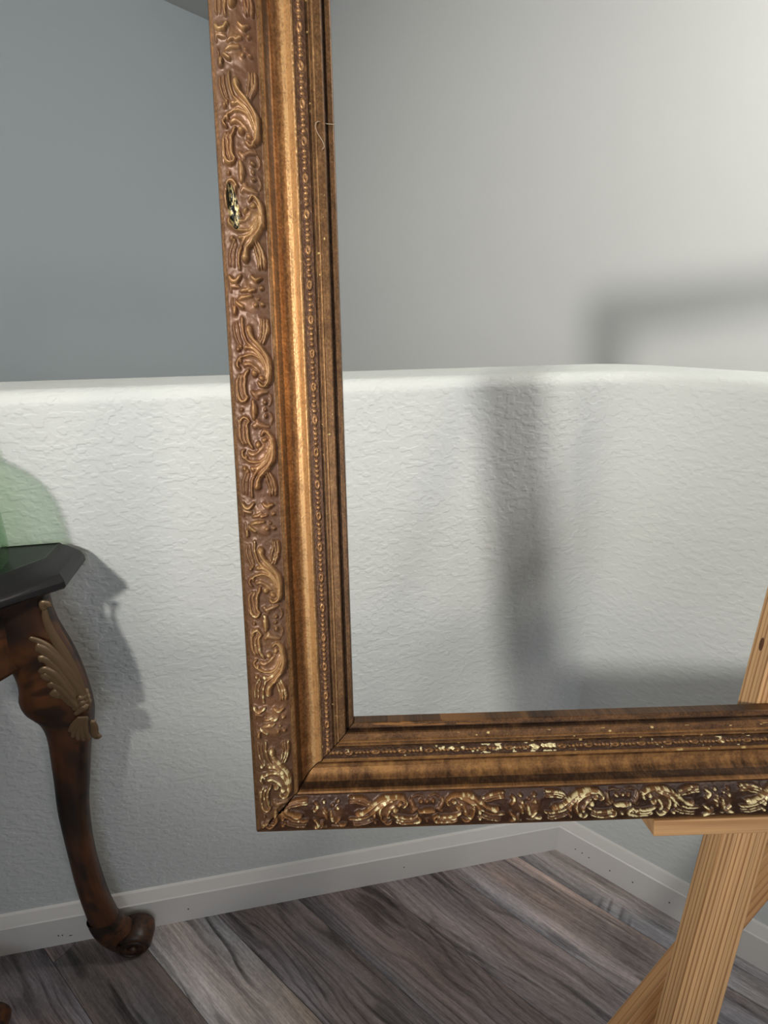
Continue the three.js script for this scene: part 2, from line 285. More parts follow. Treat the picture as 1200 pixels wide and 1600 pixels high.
// one period of the carved scrollwork as a relief: strokes across (x) and along (y), in the units they were drawn in
const SCROLL = (() => {
  const fans = [
    [22, 26, [755, 70], [768, 180], [745, 300], [715, 440]], [22, 26, [812, 80], [822, 250], [795, 380], [740, 490]], [24, 28, [872, 75], [882, 220], [852, 380], [790, 500]],
    [20, 24, [180, 130], [190, 290], [240, 430], [285, 510]], [20, 22, [255, 120], [275, 280], [310, 400], [340, 480]], [26, 30, [365, 60], [368, 205], [402, 350], [450, 460]],
  ];
  const leaf = [
    [62, 40, [505, 240], [508, 262]], [46, 40, [512, 250], [528, 335], [592, 425]], [40, 44, [592, 425], [700, 525], [810, 645]], [36, 46, [810, 645], [885, 760], [915, 890], [920, 1020]], [36, 44, [920, 1020], [888, 1150], [825, 1225]],
    [24, 30, [470, 480], [560, 555], [670, 620], [775, 725], [850, 870], [872, 1000], [845, 1110]], [22, 30, [440, 590], [530, 580], [620, 620], [720, 710], [800, 830], [830, 960]],
    [24, 36, [300, 770], [345, 735], [420, 708], [500, 692], [610, 702], [710, 752], [790, 850], [840, 960]], [30, 34, [430, 575], [455, 560]], [26, 36, [285, 770], [240, 830], [250, 885], [295, 925]], [26, 30, [318, 760], [325, 810]],
    [46, 24, [400, 860], [480, 845], [560, 870]], [40, 22, [560, 870], [660, 930], [720, 1000]], [52, 40, [598, 1010], [612, 1015]], [44, 30, [735, 1090], [770, 1110]], [30, 32, [690, 1185], [755, 1240], [845, 1238]],
    [150, 12, [600, 560], [740, 760], [800, 960]], [120, 9, [520, 760], [700, 900]],
    [14, 20, [200, 1110], [194, 1250], [214, 1500]], [24, 28, [285, 1030], [240, 1110], [234, 1250], [258, 1390], [315, 1480]], [26, 26, [350, 1040], [316, 1130], [320, 1280], [368, 1440]], [30, 32, [478, 960], [412, 1080], [398, 1250], [420, 1390], [455, 1430]],
    [30, 34, [250, 1430], [310, 1500], [400, 1510], [465, 1440]],
    [48, 18, [600, 1400], [700, 1360], [850, 1330]], [40, 16, [560, 1350], [640, 1440]], [34, 34, [814, 1530], [816, 1536]], [30, 26, [810, 1655], [812, 1660]], [26, 34, [318, 1650], [320, 1658]],
    [16, 18, [905, 1380], [940, 1480], [905, 1600]], [50, 40, [590, 1600], [594, 1665]], [38, 34, [575, 1510], [590, 1590]],
  ];
  const lower = [[38, 32, [215, -130], [205, -45]], [32, 30, [255, -215], [385, -135]], [38, 28, [315, -270], [440, -290], [570, -308]], [36, 30, [640, -160], [655, -170]], [34, 28, [775, -180], [795, -172]], [28, 22, [690, -280], [705, -275]], [110, 8, [430, -200], [600, -150]], [14, 20, [150, -300], [165, -120]]];
  const upper = [[44, 34, [135, -70], [200, -140], [285, -135], [375, -65]], [36, 32, [600, -75], [690, -138], [780, -95]], [32, 26, [360, -318], [450, -300], [540, -255]], [32, 28, [530, -322], [630, -292]], [36, 28, [775, -272], [785, -265]], [30, 18, [160, -215], [310, -235]], [14, 22, [130, -300], [140, -60]], [100, 8, [480, -200], [620, -200]]];
  const beads = [[36, 36, [262, 580], [266, 584]], [28, 30, [322, 535], [326, 540]]];
  const NX = 176, NY = 800, HT = new Float32Array(NX * NY);            // x: 0..880, y: two half periods of 2014
  const put = (st, mirror) => {
    const r = st[0] * 1.14, h = st[1], pts = st.slice(2).map(([x, y]) => { const v = (y + 360) / 2014; return [clamp((x - 72 - 0.047 * (y + 100)) / 870, 0.0, 1), mirror ? 2 - v : v]; });
    const dense = [];
    if (pts.length > 2) { const c = new THREE.CatmullRomCurve3(pts.map((p) => V3(p[0] * 870, p[1] * 2014, 0))); const n = 14 * pts.length; for (let i = 0; i <= n; i++) { const q = c.getPoint(i / n); dense.push([q.x, q.y]); } }
    else for (const p of pts) dense.push([p[0] * 870, p[1] * 2014]);
    for (let s = 0; s + 1 < dense.length; s++) {
      const [ax, ay] = dense[s], [bx, by] = dense[s + 1], t = dense.length > 3 ? s / (dense.length - 1) : 0.5;
      const rr = r * (dense.length > 3 ? 0.7 + 0.3 * Math.sin(Math.PI * clamp(t * 1.0 + 0.1)) : 1);
      const x0 = Math.floor((Math.min(ax, bx) - r) / 870 * NX), x1 = Math.ceil((Math.max(ax, bx) + r) / 870 * NX), y0 = Math.floor((Math.min(ay, by) - r) / 4028 * NY), y1 = Math.ceil((Math.max(ay, by) + r) / 4028 * NY);
      for (let y = y0; y <= y1; y++) for (let x = Math.max(0, x0); x <= Math.min(NX - 1, x1); x++) {
        const px = (x + 0.5) / NX * 870, py = (y + 0.5) / NY * 4028, dx = bx - ax, dy = by - ay, l2 = dx * dx + dy * dy + 1e-6;
        const k = clamp(((px - ax) * dx + (py - ay) * dy) / l2), d = Math.hypot(px - ax - k * dx, py - ay - k * dy) / rr;
        if (d < 1) { const i = ((y + NY * 2) % NY) * NX + x, v = h * Math.pow(1 - d * d, 0.75); if (v > HT[i]) HT[i] = v; }
      }
    }
  };
  for (const m of [false, true]) { for (const s of fans) put(s, m); for (const s of leaf) put(s, m); for (const s of beads) put(s, m); }
  for (const s of lower) put(s, false); for (const s of upper) put(s, true);
  // the strokes grow out of a soft swelling of the ground around them
  const BL = new Float32Array(NX * NY), tmp = new Float32Array(NX * NY), box = (src, dst, rx, ry) => {
    for (let y = 0; y < NY; y++) { let a = 0; for (let x = -rx; x < NX + rx; x++) { if (x + rx < NX && x + rx >= 0) a += src[y * NX + x + rx]; if (x - rx - 1 >= 0 && x - rx - 1 < NX) a -= src[y * NX + x - rx - 1]; if (x >= 0 && x < NX) tmp[y * NX + x] = a / (2 * rx + 1); } }
    for (let x = 0; x < NX; x++) { let a = 0; for (let y = -ry; y <= ry; y++) a += tmp[((y + NY) % NY) * NX + x]; for (let y = 0; y < NY; y++) { dst[y * NX + x] = a / (2 * ry + 1); a += tmp[((y + ry + 1) % NY) * NX + x] - tmp[((y - ry + NY) % NY) * NX + x]; } }
  };
  box(HT, BL, 7, 7); box(BL, BL.slice(), 1, 1); const B2 = new Float32Array(NX * NY); box(BL, B2, 5, 5);
  const RAW = HT.slice();
  for (let i = 0; i < HT.length; i++) HT[i] = HT[i] * 0.74 + B2[i] * 1.0;
  const sample = (A, w, v) => { const x = clamp(w * NX - 0.5, 0, NX - 1.001), y = ((v / 2 * NY - 0.5) % NY + NY) % NY; const xi = Math.floor(x), yi = Math.floor(y), fx = x - xi, fy = y - yi, y2 = (yi + 1) % NY; return mix(mix(A[yi * NX + xi], A[yi * NX + xi + 1], fx), mix(A[y2 * NX + xi], A[y2 * NX + xi + 1], fx), fy) / 44; };
  return { at: (w, v) => sample(HT, w, v), raw: (w, v) => sample(RAW, w, v) };
})();

// gilding of the plain mouldings: across the profile (u) and along the rail (v)
const profileTone = (u, bottom) => {                                          // patina in the grooves, plus the cove's lit and shaded bands painted in: 0 dark, 1 gold
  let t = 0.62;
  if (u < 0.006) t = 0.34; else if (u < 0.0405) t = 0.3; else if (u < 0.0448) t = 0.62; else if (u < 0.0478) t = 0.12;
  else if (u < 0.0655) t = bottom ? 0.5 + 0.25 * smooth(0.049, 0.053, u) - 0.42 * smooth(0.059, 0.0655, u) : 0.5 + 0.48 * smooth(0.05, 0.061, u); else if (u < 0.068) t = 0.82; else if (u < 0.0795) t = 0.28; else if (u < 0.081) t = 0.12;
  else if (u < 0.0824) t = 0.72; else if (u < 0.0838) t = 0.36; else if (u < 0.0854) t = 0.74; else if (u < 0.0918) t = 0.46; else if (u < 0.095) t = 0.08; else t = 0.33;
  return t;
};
function railTexture(sd, bottom) {
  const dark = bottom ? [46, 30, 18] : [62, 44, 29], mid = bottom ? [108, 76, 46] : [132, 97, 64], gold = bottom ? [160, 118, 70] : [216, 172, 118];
  return texture(256, 2048, (u, v, o) => {
    const U = u * RW, S = v * (bottom ? FW : FH);
    let t = profileTone(U, bottom) + (fbm(U * 1500, S * 90, sd, 3) - 0.5) * 0.22 + (fbm(U * 160, S * 90, sd + 3, 4) - 0.5) * (bottom ? 0.5 : 0.26) + (fbm(U * 900, S * 700, sd + 5, 3) - 0.5) * 0.5;
    if (bottom && U > 0.048 && U < 0.066) t += (fbm(U * 60, S * 190, sd + 8, 3) - 0.5) * 0.7;      // vertical streaks of wear in the hollow
    t = clamp(t);
    const a = t < 0.5 ? mix3(dark, mid, t * 2) : mix3(mid, gold, t * 2 - 1);
    let rub = 0;
    if (bottom && U > 0.095 && S > 0.1 && S < 0.26) rub = smooth(0.42, 0.56, fbm(U * 500, S * 55, sd + 21, 3)) * 0.8 * smooth(0.1, 0.13, S) * (1 - smooth(0.2, 0.26, S));
    const rubbed = [150, 104, 56];
    o[0] = mix(a[0], rubbed[0], rub); o[1] = mix(a[1], rubbed[1], rub); o[2] = mix(a[2], rubbed[2], rub);
    const chip = bottom ? smooth(0.82, 0.84, fbm(U * 300, S * 160, sd + 31, 2)) * (S > 0.2 ? 1 : 0) : smooth(0.88, 0.9, fbm(U * 300, S * 160, sd + 31, 2));
    if (U > 0.066 && U < 0.09) { o[0] = mix(o[0], 205, chip); o[1] = mix(o[1], 180, chip); o[2] = mix(o[2], 120, chip); }
  });
}
{
  const frame = thing('picture_frame', 'large antique gilded picture frame with carved scrolls, empty, propped on the pine easel', 'frame');
  frame.matrixAutoUpdate = true; FR.decompose(frame.position, frame.quaternion, frame.scale);
  const gapM = 0.0007;
  const CHIP = lin(222, 208, 160);
  function rail(kind) {
    const vertical = kind === 'left' || kind === 'right', L = vertical ? FH : FW, seen = kind === 'left' || kind === 'bottom';
    const bottom = kind === 'bottom' || kind === 'top';
    const place = (u, s, z) => kind === 'left' ? [u, s, z] : kind === 'right' ? [FW - u, s, z] : kind === 'bottom' ? [s, u, z] : [s, FH - u, z];
    const flip = kind === 'left' || kind === 'top';
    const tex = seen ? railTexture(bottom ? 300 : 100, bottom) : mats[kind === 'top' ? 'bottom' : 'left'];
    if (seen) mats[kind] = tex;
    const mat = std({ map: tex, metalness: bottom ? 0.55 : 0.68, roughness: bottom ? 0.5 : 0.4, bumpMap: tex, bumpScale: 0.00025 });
    // body
    const n = PROFILE.length - 1, NS = 8;
    let g = gridGeo(n, NS, (i, j) => { const [u, zp] = PROFILE[i], z = u > 0.008 && u < 0.0385 ? zp - 0.007 : zp; return place(u, mix(u + gapM, L - u - gapM, j / NS), z); }, flip);
    const uv = g.attributes.uv; for (let j = 0, k = 0; j <= NS; j++) for (let i = 0; i <= n; i++, k++) uv.setXY(k, PROFILE[i][0] / RW * 0.996 + 0.002, mix(PROFILE[i][0], L - PROFILE[i][0], j / NS) / L);
    g = toCreasedNormals(g, 0.5);
    const caps = []; for (const e of [0, 1]) { const pos = [], cu = []; const P = (u, z) => { const q = place(u, e ? L - u - gapM : u + gapM, z); pos.push(...q); cu.push(0.47, 0.02); }; for (let i = 1; i < n; i++) { const a = PROFILE[i], b = PROFILE[i + 1]; P(a[0], -0.006); P(b[0], -0.006); P(b[0], b[1]); P(a[0], -0.006); P(b[0], b[1]); P(a[0], a[1]); } const c = new THREE.BufferGeometry(); c.setAttribute('position', new THREE.Float32BufferAttribute(pos, 3)); c.setAttribute('uv', new THREE.Float32BufferAttribute(cu, 2)); c.computeVertexNormals(); caps.push(c); }
    { const back = []; const P = (u, s) => back.push(...place(u, s, -0.006)); P(0, 0); P(0, L); P(RW, L - RW); P(0, 0); P(RW, L - RW); P(RW, RW); const c = new THREE.BufferGeometry(); c.setAttribute('position', new THREE.Float32BufferAttribute(back, 3)); c.setAttribute('uv', new THREE.Float32BufferAttribute(new Float32Array(12).fill(0.03), 2)); c.computeVertexNormals(); caps.push(c); }
    g = mergeGeometries([g, ...caps]);
    const body = mesh('rail', g, mat, frame);
    // carved scrollwork
    const u0 = 0.0045, u1 = 0.0408, ds = seen ? 0.00065 : 0.003, nu = seen ? 66 : 18, ns = Math.round(L / ds);
    const phase = (s) => vertical ? (0.5165 - s) / 0.099 : (s - 0.0745) / 0.0975;
    const info = (i, j) => {
      const w = i / nu, u = mix(u0, u1, w), s = mix(u, L - u, j / ns); let v = phase(s); v = ((v % 2) + 2) % 2;
      const edge = smooth(0, 0.05, w) * (1 - smooth(0.95, 1, w));
      const jitter = (fbm(u * 260, s * 260, 71 + (bottom ? 9 : 0), 2) - 0.5);
      let h = SCROLL.at(clamp(w + jitter * 0.03), v + jitter * 0.02); const raw = SCROLL.raw(clamp(w + jitter * 0.03), v + jitter * 0.02);
      h *= 0.85 + 0.3 * fbm(u * 70, s * 50, 91, 2);
      const hole = kind === 'left' ? Math.max(0, 1 - Math.hypot((u - 0.0135 - (0.588 - s) * 0.12) / 0.0052, (s - 0.588) / 0.021)) : 0;
      return { w, u, s, h, raw, edge, jitter, hole };
    };
    const gap = { left: 1, bottom: 1 };
    const posFn = (i, j) => { const q = info(i, j); let z = zAt(q.u) + 0.0002 + q.h * q.edge * 0.0042 + q.jitter * 0.0007; if (q.hole > 0) z = mix(z, zAt(q.u) - 0.0025 + q.jitter * 0.004, smooth(0, 0.35, q.hole)); const ss = clamp(q.s, q.u + gapM, L - q.u - gapM); return place(q.u, ss, z); };
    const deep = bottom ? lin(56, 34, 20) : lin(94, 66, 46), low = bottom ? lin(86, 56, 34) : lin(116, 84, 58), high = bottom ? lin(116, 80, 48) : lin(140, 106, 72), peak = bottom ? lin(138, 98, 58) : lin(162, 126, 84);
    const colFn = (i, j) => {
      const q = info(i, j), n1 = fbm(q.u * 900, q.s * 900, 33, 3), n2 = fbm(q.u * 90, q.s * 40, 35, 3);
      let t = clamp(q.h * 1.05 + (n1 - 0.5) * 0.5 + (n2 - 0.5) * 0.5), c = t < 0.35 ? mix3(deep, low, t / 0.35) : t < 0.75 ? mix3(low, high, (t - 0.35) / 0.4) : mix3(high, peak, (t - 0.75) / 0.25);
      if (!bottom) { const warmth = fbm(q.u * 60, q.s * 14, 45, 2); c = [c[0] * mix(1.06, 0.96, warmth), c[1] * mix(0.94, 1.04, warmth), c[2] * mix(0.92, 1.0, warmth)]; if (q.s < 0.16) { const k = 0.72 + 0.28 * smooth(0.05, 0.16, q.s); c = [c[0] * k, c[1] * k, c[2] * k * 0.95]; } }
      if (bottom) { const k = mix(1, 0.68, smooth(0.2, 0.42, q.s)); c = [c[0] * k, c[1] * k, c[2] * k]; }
      // gesso showing where the gilding has broken away
      const amount = bottom ? smooth(0.15, 0.34, q.s) * 0.19 - 0.05 : (q.s < 0.17 ? 0.0 : q.s < 0.33 ? -0.15 : -0.5);
      const chip = smooth(0.60, 0.63, fbm(q.u * 420, q.s * 360, 55, 3) + amount + (fbm(q.u * 60, q.s * 40, 57, 2) - 0.5) * 0.3) * smooth(0.36, 0.5, q.raw) * (1 - smooth(0.8, 0.95, q.raw) * 0.3);
      c = mix3(c, CHIP, chip);
      if (q.hole > 0.04) { const f = smooth(0.5, 0.62, fbm(q.u * 900, q.s * 260, 61, 3)); c = mix3(c, mix3(lin(14, 12, 12), f > 0.6 ? lin(214, 196, 140) : lin(150, 150, 158), f), smooth(0.04, 0.14, q.hole)); }
      return c;
    };
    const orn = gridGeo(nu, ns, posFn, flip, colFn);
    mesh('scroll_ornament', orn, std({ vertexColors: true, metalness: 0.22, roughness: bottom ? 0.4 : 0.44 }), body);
    // string of oval and round beads
    const b0 = 0.0692, b1 = 0.0788, nb = seen ? 26 : 8, per = vertical ? 0.0302 : 0.0272;
    const bead = (u, s) => {
      const f = ((s / per) % 1 + 1) % 1, x = (u - 0.0742), y = (f - 0.5) * per; let h = 0;
      const e = Math.hypot(x / 0.0026, y / 0.0052); if (e < 1) h = Math.max(h, Math.pow(1 - e * e, 0.5) - 0.75 * Math.max(0, 1 - Math.pow(e / 0.52, 2)));
      for (let k = 0; k < 4; k++) { const yy = (((k + 0.5) / 4) - 0.5) * (per - 0.0116); const y2 = Math.abs(y) > per / 2 - 0.0001 ? y : (y > 0 ? y - per / 2 : y + per / 2); const d = Math.hypot(x / 0.0019, (y2 - yy) / 0.0021); if (d < 1) h = Math.max(h, 0.85 * Math.sqrt(1 - d * d)); }
      return h;
    };
    const nsb = Math.round(L / (seen ? 0.0007 : 0.003));
    const bi = (i, j) => { const u = mix(b0, b1, i / nb), s = clamp(mix(u, L - u, j / nsb), u + gapM, L - u - gapM); return [u, s]; };
    const beadGeo = gridGeo(nb, nsb, (i, j) => { const [u, s] = bi(i, j); const worn = 0.55 + 0.7 * fbm(s * 40, 3, 77, 2); return place(u, s, zAt(u) + 0.00015 + bead(u, s) * 0.0021 * worn + (fbm(u * 700, s * 700, 78, 2) - 0.5) * 0.0004); }, flip,
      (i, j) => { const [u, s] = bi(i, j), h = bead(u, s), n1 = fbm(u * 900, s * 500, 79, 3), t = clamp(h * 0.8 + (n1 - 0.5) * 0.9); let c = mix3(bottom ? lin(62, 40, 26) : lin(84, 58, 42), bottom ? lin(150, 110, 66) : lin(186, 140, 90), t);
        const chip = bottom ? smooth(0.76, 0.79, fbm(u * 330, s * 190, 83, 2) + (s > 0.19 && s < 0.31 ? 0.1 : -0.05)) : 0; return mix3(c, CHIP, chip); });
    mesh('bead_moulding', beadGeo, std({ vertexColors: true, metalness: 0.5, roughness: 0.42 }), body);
    return body;
  }
  const mats = {};
  rail('left'); rail('bottom'); rail('right'); rail('top');
}
// loose thread caught on the inner edge of the side rail
{
  const P = (x, y, z) => V3(x, y, z).applyMatrix4(FR);
  const c = new THREE.CatmullRomCurve3([P(0.1012, 0.668, 0.0085), P(0.095, 0.668, 0.0095), P(0.0865, 0.666, 0.0165), P(0.0845, 0.662, 0.0178), P(0.0862, 0.657, 0.0168), P(0.0905, 0.650, 0.016), P(0.0915, 0.646, 0.0158), P(0.0895, 0.6435, 0.0158)]);
  const t = mesh('thread', new THREE.TubeGeometry(c, 60, 0.00032, 5), std({ color: 0x9a8670, roughness: 0.9 }));
  t.userData = { label: 'thin stray thread clinging to the inner edge of the gilded side rail', category: 'thread' };
}

// ------------------------------------------------------------------ pine easel
function pineTexture(sd, lines, base, line) {
  return texture(256, 1024, (u, v, o) => {
    const wob = (fbm(v * 3, 1, sd, 2) - 0.5) * 0.09 + (fbm(v * 14, u * 3, sd + 1, 2) - 0.5) * 0.012;
    const x = (u + wob) * lines, cell = Math.floor(x), f = x - cell;
    const width = 0.2 + 0.5 * hash(cell, 3, sd), depth = 0.45 + 0.55 * hash(cell, 7, sd);
    const late = smooth(1 - width, 1 - width * 0.25, f) * (1 - smooth(0.93, 1, f)) * depth;
    const grain = (fbm(u * 160, v * 10, sd + 5, 2) - 0.5) * 0.16 + (fbm(u * 8, v * 4, sd + 9, 2) - 0.5) * 0.14;
    const c = mix3(base, line, late); const k = 1 + grain; o[0] = c[0] * k; o[1] = c[1] * k; o[2] = c[2] * k;
  });
}
{
  const easel = thing('easel', 'natural striped pine wood easel standing in the corner and holding up the gilded frame', 'easel');
  FR.decompose(easel.position, easel.quaternion, easel.scale);
  const pineA = std({ map: pineTexture(11, 10, [198, 158, 112], [138, 94, 54]), roughness: 0.55 });
  const pineB = std({ map: pineTexture(23, 5, [174, 132, 88], [140, 98, 58]), roughness: 0.6 });
  const pineC = std({ map: pineTexture(37, 3, [184, 144, 100], [160, 118, 76]), roughness: 0.6 });
  const knotM = std({ color: 0x54341a, roughness: 0.7 });
  function board(name, mat, x0, y0, x1, y1, w, t, z0, z1 = z0, uvRep = [1, 1]) {   // a board whose left edge runs from (x0,y0) to (x1,y1); its face is at z
    const L = Math.hypot(x1 - x0, y1 - y0, z1 - z0), g = new RoundedBoxGeometry(w, L, t, 2, 0.0016);
    const p = g.attributes.position, uv = g.attributes.uv, nn = g.attributes.normal;
    for (let i = 0; i < p.count; i++) { const side = Math.abs(nn.getX(i)) > 0.7; uv.setXY(i, (side ? (p.getZ(i) / w + 0.35) : (p.getX(i) / w + 0.5)) * uvRep[0], p.getY(i) / 0.8 * uvRep[1]); }
    const m = mesh(name, g, mat, easel), d = V3(x1 - x0, y1 - y0, z1 - z0).normalize(), zv = V3(0, 0, 1).addScaledVector(d, -d.z).normalize(), xv = V3().crossVectors(d, zv).normalize();
    m.quaternion.setFromRotationMatrix(new THREE.Matrix4().makeBasis(xv, d, zv));
    m.position.set((x0 + x1) / 2, (y0 + y1) / 2, (z0 + z1) / 2).addScaledVector(xv, w / 2).addScaledVector(zv, -t / 2);
    return m;
  }
  const xs = (y) => 0.5025 + 0.19 * (y + 0.0546);
  const post = board('post', pineA, xs(-1.235), -1.235, xs(1.15), 1.15, 0.0525, 0.028, -0.0085);
  const knot = new THREE.SphereGeometry(1, 20, 12); const k = mesh('knot', knot, knotM, post);
  k.scale.set(0.0006, 0.0075, 0.0032); k.position.set(-0.0525 / 2, KNOT_Y(), -0.001);
  board('post', pineA, 1.185, -1.245, 0.735, 1.15, 0.0525, 0.028, -0.0085);
  const lg = new RoundedBoxGeometry(0.52, 0.0175, 0.066, 2, 0.0015); { const p = lg.attributes.position, uv = lg.attributes.uv; for (let i = 0; i < p.count; i++) uv.setXY(i, (p.getY(i) + p.getZ(i)) / 0.06 + 0.3, p.getX(i) / 0.5); }
  const ledge = mesh('ledge', lg, pineC, easel); ledge.position.set(0.402 + 0.26, -0.0092, 0.035 - 0.033);
  const leg = board('rear_leg', pineB, -0.203, -1.225, 0.84, 0.235, 0.041, 0.02, -0.052, -0.052);
  const oval = mesh('slot', new THREE.CylinderGeometry(1, 1, 0.0006, 32), knotM, leg);
  oval.rotation.x = Math.PI / 2; oval.scale.set(0.0085, 1, 0.026); oval.position.set(0.008, -0.545 + 0.43, 0.0101);
  function KNOT_Y() { return 0.205; }
}

// ------------------------------------------------------------------ console table
const woodTable = texture(512, 512, (u, v, o) => {
  const b = fbm(u * 6, v * 6, 201, 4, 6, 6), s = fbm(u * 60, v * 8, 203, 3, 60, 8), d = smooth(0.55, 0.75, fbm(u * 16, v * 16, 205, 3, 16, 16));
  const k = 0.52 + (b - 0.5) * 0.9 + (s - 0.5) * 0.3 - d * 0.28; o[0] = 112 * k; o[1] = 66 * k; o[2] = 32 * k;
});
M.walnut = std({ map: woodTable, roughness: 0.42 });
M.silverLeaf = std({ color: new THREE.Color(...lin(112, 92, 68)), metalness: 0.45, roughness: 0.36 });
M.black = std({ color: new THREE.Color(0.012, 0.012, 0.013), roughness: 0.34 });
const TABLE_H = 0.86;
{
  const table = thing('console_table', 'dark wooden console table with thick black top and carved curved legs against the half wall', 'table');
  const W1 = (a, h, d) => { const p = onWall1(a, h, d); return [p.x, p.y, p.z]; };
  // outline of the top in (a, d): a runs left along the wall, d < 0 towards the room
  const half = [[0.846, -0.018], [0.846, -0.098], [0.900, -0.135], [0.98, -0.185], [1.08, -0.235], [1.19, -0.265], [1.31, -0.275]];
  const outline = half.concat(half.slice(0, -1).reverse().map(([a, d]) => [2.62 - a, d]));
  const cen = [1.31, -0.10];
  const inset = (k) => outline.map(([a, d], i) => { const n = outline.length, p = outline[Math.max(0, i - 1)], q = outline[Math.min(n - 1, i + 1)]; let tx = q[0] - p[0], ty = q[1] - p[1]; const l = Math.hypot(tx, ty); tx /= l; ty /= l; const sgn = 1; let A = a - ty * k * sgn, Dd = d + tx * k * sgn; if (i === 0 || i === n - 1) { A = a + (a < 1.31 ? k : -k); Dd = d; } else if (i === 1 || i === n - 2) { A = a + (a < 1.31 ? k : -k); Dd = d + k * 1.05; } return [A, Dd]; });
  const rings = [[0.010, 0.822], [0.004, 0.824], [0.0, 0.829], [0.0, 0.836], [0.003, 0.842], [0.007, 0.846], [0.012, 0.849], [0.019, 0.8535], [0.026, 0.8565], [0.0275, 0.8582], [0.0285, 0.8590], [0.031, 0.8580], [0.034, 0.8575]];
  const n = outline.length - 1;
  let tg = gridGeo(n, rings.length - 1, (i, j) => { const q = inset(rings[j][0])[i]; return W1(q[0], rings[j][1], q[1]); }, true);
  const fill = (k, h, up) => { const q = inset(k), pos = []; for (let i = 1; i < q.length - 1; i++) { const t = [W1(q[0][0], h, q[0][1]), W1(q[i][0], h, q[i][1]), W1(q[i + 1][0], h, q[i + 1][1])]; if (up) t.reverse(); pos.push(...t.flat()); } const g = new THREE.BufferGeometry(); g.setAttribute('position', new THREE.Float32BufferAttribute(pos, 3)); g.setAttribute('uv', new THREE.Float32BufferAttribute(new Float32Array(pos.length / 3 * 2), 2)); g.computeVertexNormals(); return g; };
  const back = (() => { const pos = []; const qs = rings.map((r) => inset(r[0])); for (let j = 0; j + 1 < rings.length; j++) { const a = W1(qs[j][0][0], rings[j][1], -0.018), b = W1(qs[j][n][0], rings[j][1], -0.018), c = W1(qs[j + 1][n][0], rings[j + 1][1], -0.018), d = W1(qs[j + 1][0][0], rings[j + 1][1], -0.018); pos.push(...a, ...b, ...c, ...a, ...c, ...d); } const g = new THREE.BufferGeometry(); g.setAttribute('position', new THREE.Float32BufferAttribute(pos, 3)); g.setAttribute('uv', new THREE.Float32BufferAttribute(new Float32Array(pos.length / 3 * 2), 2)); g.computeVertexNormals(); return g; })();
  tg = toCreasedNormals(tg, 0.6);
  mesh('tabletop', mergeGeometries([tg, fill(0.034, 0.8575, true), fill(0.010, 0.822, false), back]), M.black, table);
  // apron: bowed like the top, with a shaped lower edge
  const ap = inset(0.042).slice(1, -1), cumul = [0]; for (let i = 1; i < ap.length; i++) cumul[i] = cumul[i - 1] + Math.hypot(ap[i][0] - ap[i - 1][0], ap[i][1] - ap[i - 1][1]);
  const tot = cumul[ap.length - 1], at = (t) => { const s = t * tot; let i = 1; while (i < ap.length - 1 && cumul[i] < s) i++; const f = (s - cumul[i - 1]) / (cumul[i] - cumul[i - 1]); return [mix(ap[i - 1][0], ap[i][0], f), mix(ap[i - 1][1], ap[i][1], f)]; };
  const lowAt = (t) => 0.712 + 0.012 * Math.cos(t * Math.PI * 8);
  const prof = [[0, 0], [0.004, 0.004], [0.004, 0.014], [0, 0.02], [0, 0.35], [0, 1]];
  const apron = gridGeo(64, 14, (i, j) => { const t = i / 64, q = at(t), h = mix(0.8235, lowAt(t), Math.pow(j / 14, 0.9)), bulge = 0.004 * Math.exp(-Math.pow((h - 0.808) / 0.006, 2)) - 0.006 * smooth(0.79, 0.72, h); const dx = q[0] - cen[0], dy = q[1] - cen[1] - 0.1, l = Math.hypot(dx, dy); return W1(q[0] + dx / l * bulge, h, q[1] + dy / l * bulge); }, false);
  { const u = apron.attributes.uv; for (let i = 0; i < u.count; i++) u.setXY(i, u.getX(i) * 3, u.getY(i) * 0.6); }
  const apIn = gridGeo(64, 1, (i, j) => { const t = i / 64, q = at(t), dx = q[0] - cen[0], dy = q[1] - cen[1] - 0.1, l = Math.hypot(dx, dy); return W1(q[0] - dx / l * 0.018 * j, lowAt(t), q[1] - dy / l * 0.018 * j - (j ? -0.006 : 0)); }, false);
  const apBack = gridGeo(64, 1, (i, j) => { const t = i / 64, q = at(t), dx = q[0] - cen[0], dy = q[1] - cen[1] - 0.1, l = Math.hypot(dx, dy); return W1(q[0] - dx / l * 0.018, j ? lowAt(t) : 0.823, q[1] - dy / l * 0.018 + 0.006); }, true);
  mesh('apron', mergeGeometries([apron, apIn, apBack]), M.walnut, table);

  // cabriole leg: outline in (x, h) measured from the leg's own axis, x > 0 towards the table's end
  const right = [[0.034, 0.822], [0.031, 0.800], [0.032, 0.775], [0.036, 0.750], [0.042, 0.718], [0.046, 0.682], [0.0475, 0.650], [0.047, 0.611], [0.040, 0.576], [0.026, 0.528], [0.011, 0.464], [-0.001, 0.412], [-0.010, 0.354], [-0.017, 0.286], [-0.019, 0.222], [-0.018, 0.160], [-0.013, 0.105]];
  const left = [[-0.100, 0.822], [-0.100, 0.790], [-0.092, 0.750], [-0.066, 0.714], [-0.044, 0.702], [-0.039, 0.680], [-0.041, 0.660], [-0.045, 0.645], [-0.043, 0.625], [-0.030, 0.606], [-0.026, 0.585], [-0.027, 0.560], [-0.032, 0.522], [-0.039, 0.471], [-0.048, 0.411], [-0.053, 0.353], [-0.057, 0.299], [-0.062, 0.227], [-0.064, 0.167], [-0.064, 0.105]];
  const R = new THREE.SplineCurve(right.map((p) => new THREE.Vector2(...p))), Lc = new THREE.SplineCurve(left.map((p) => new THREE.Vector2(...p)));
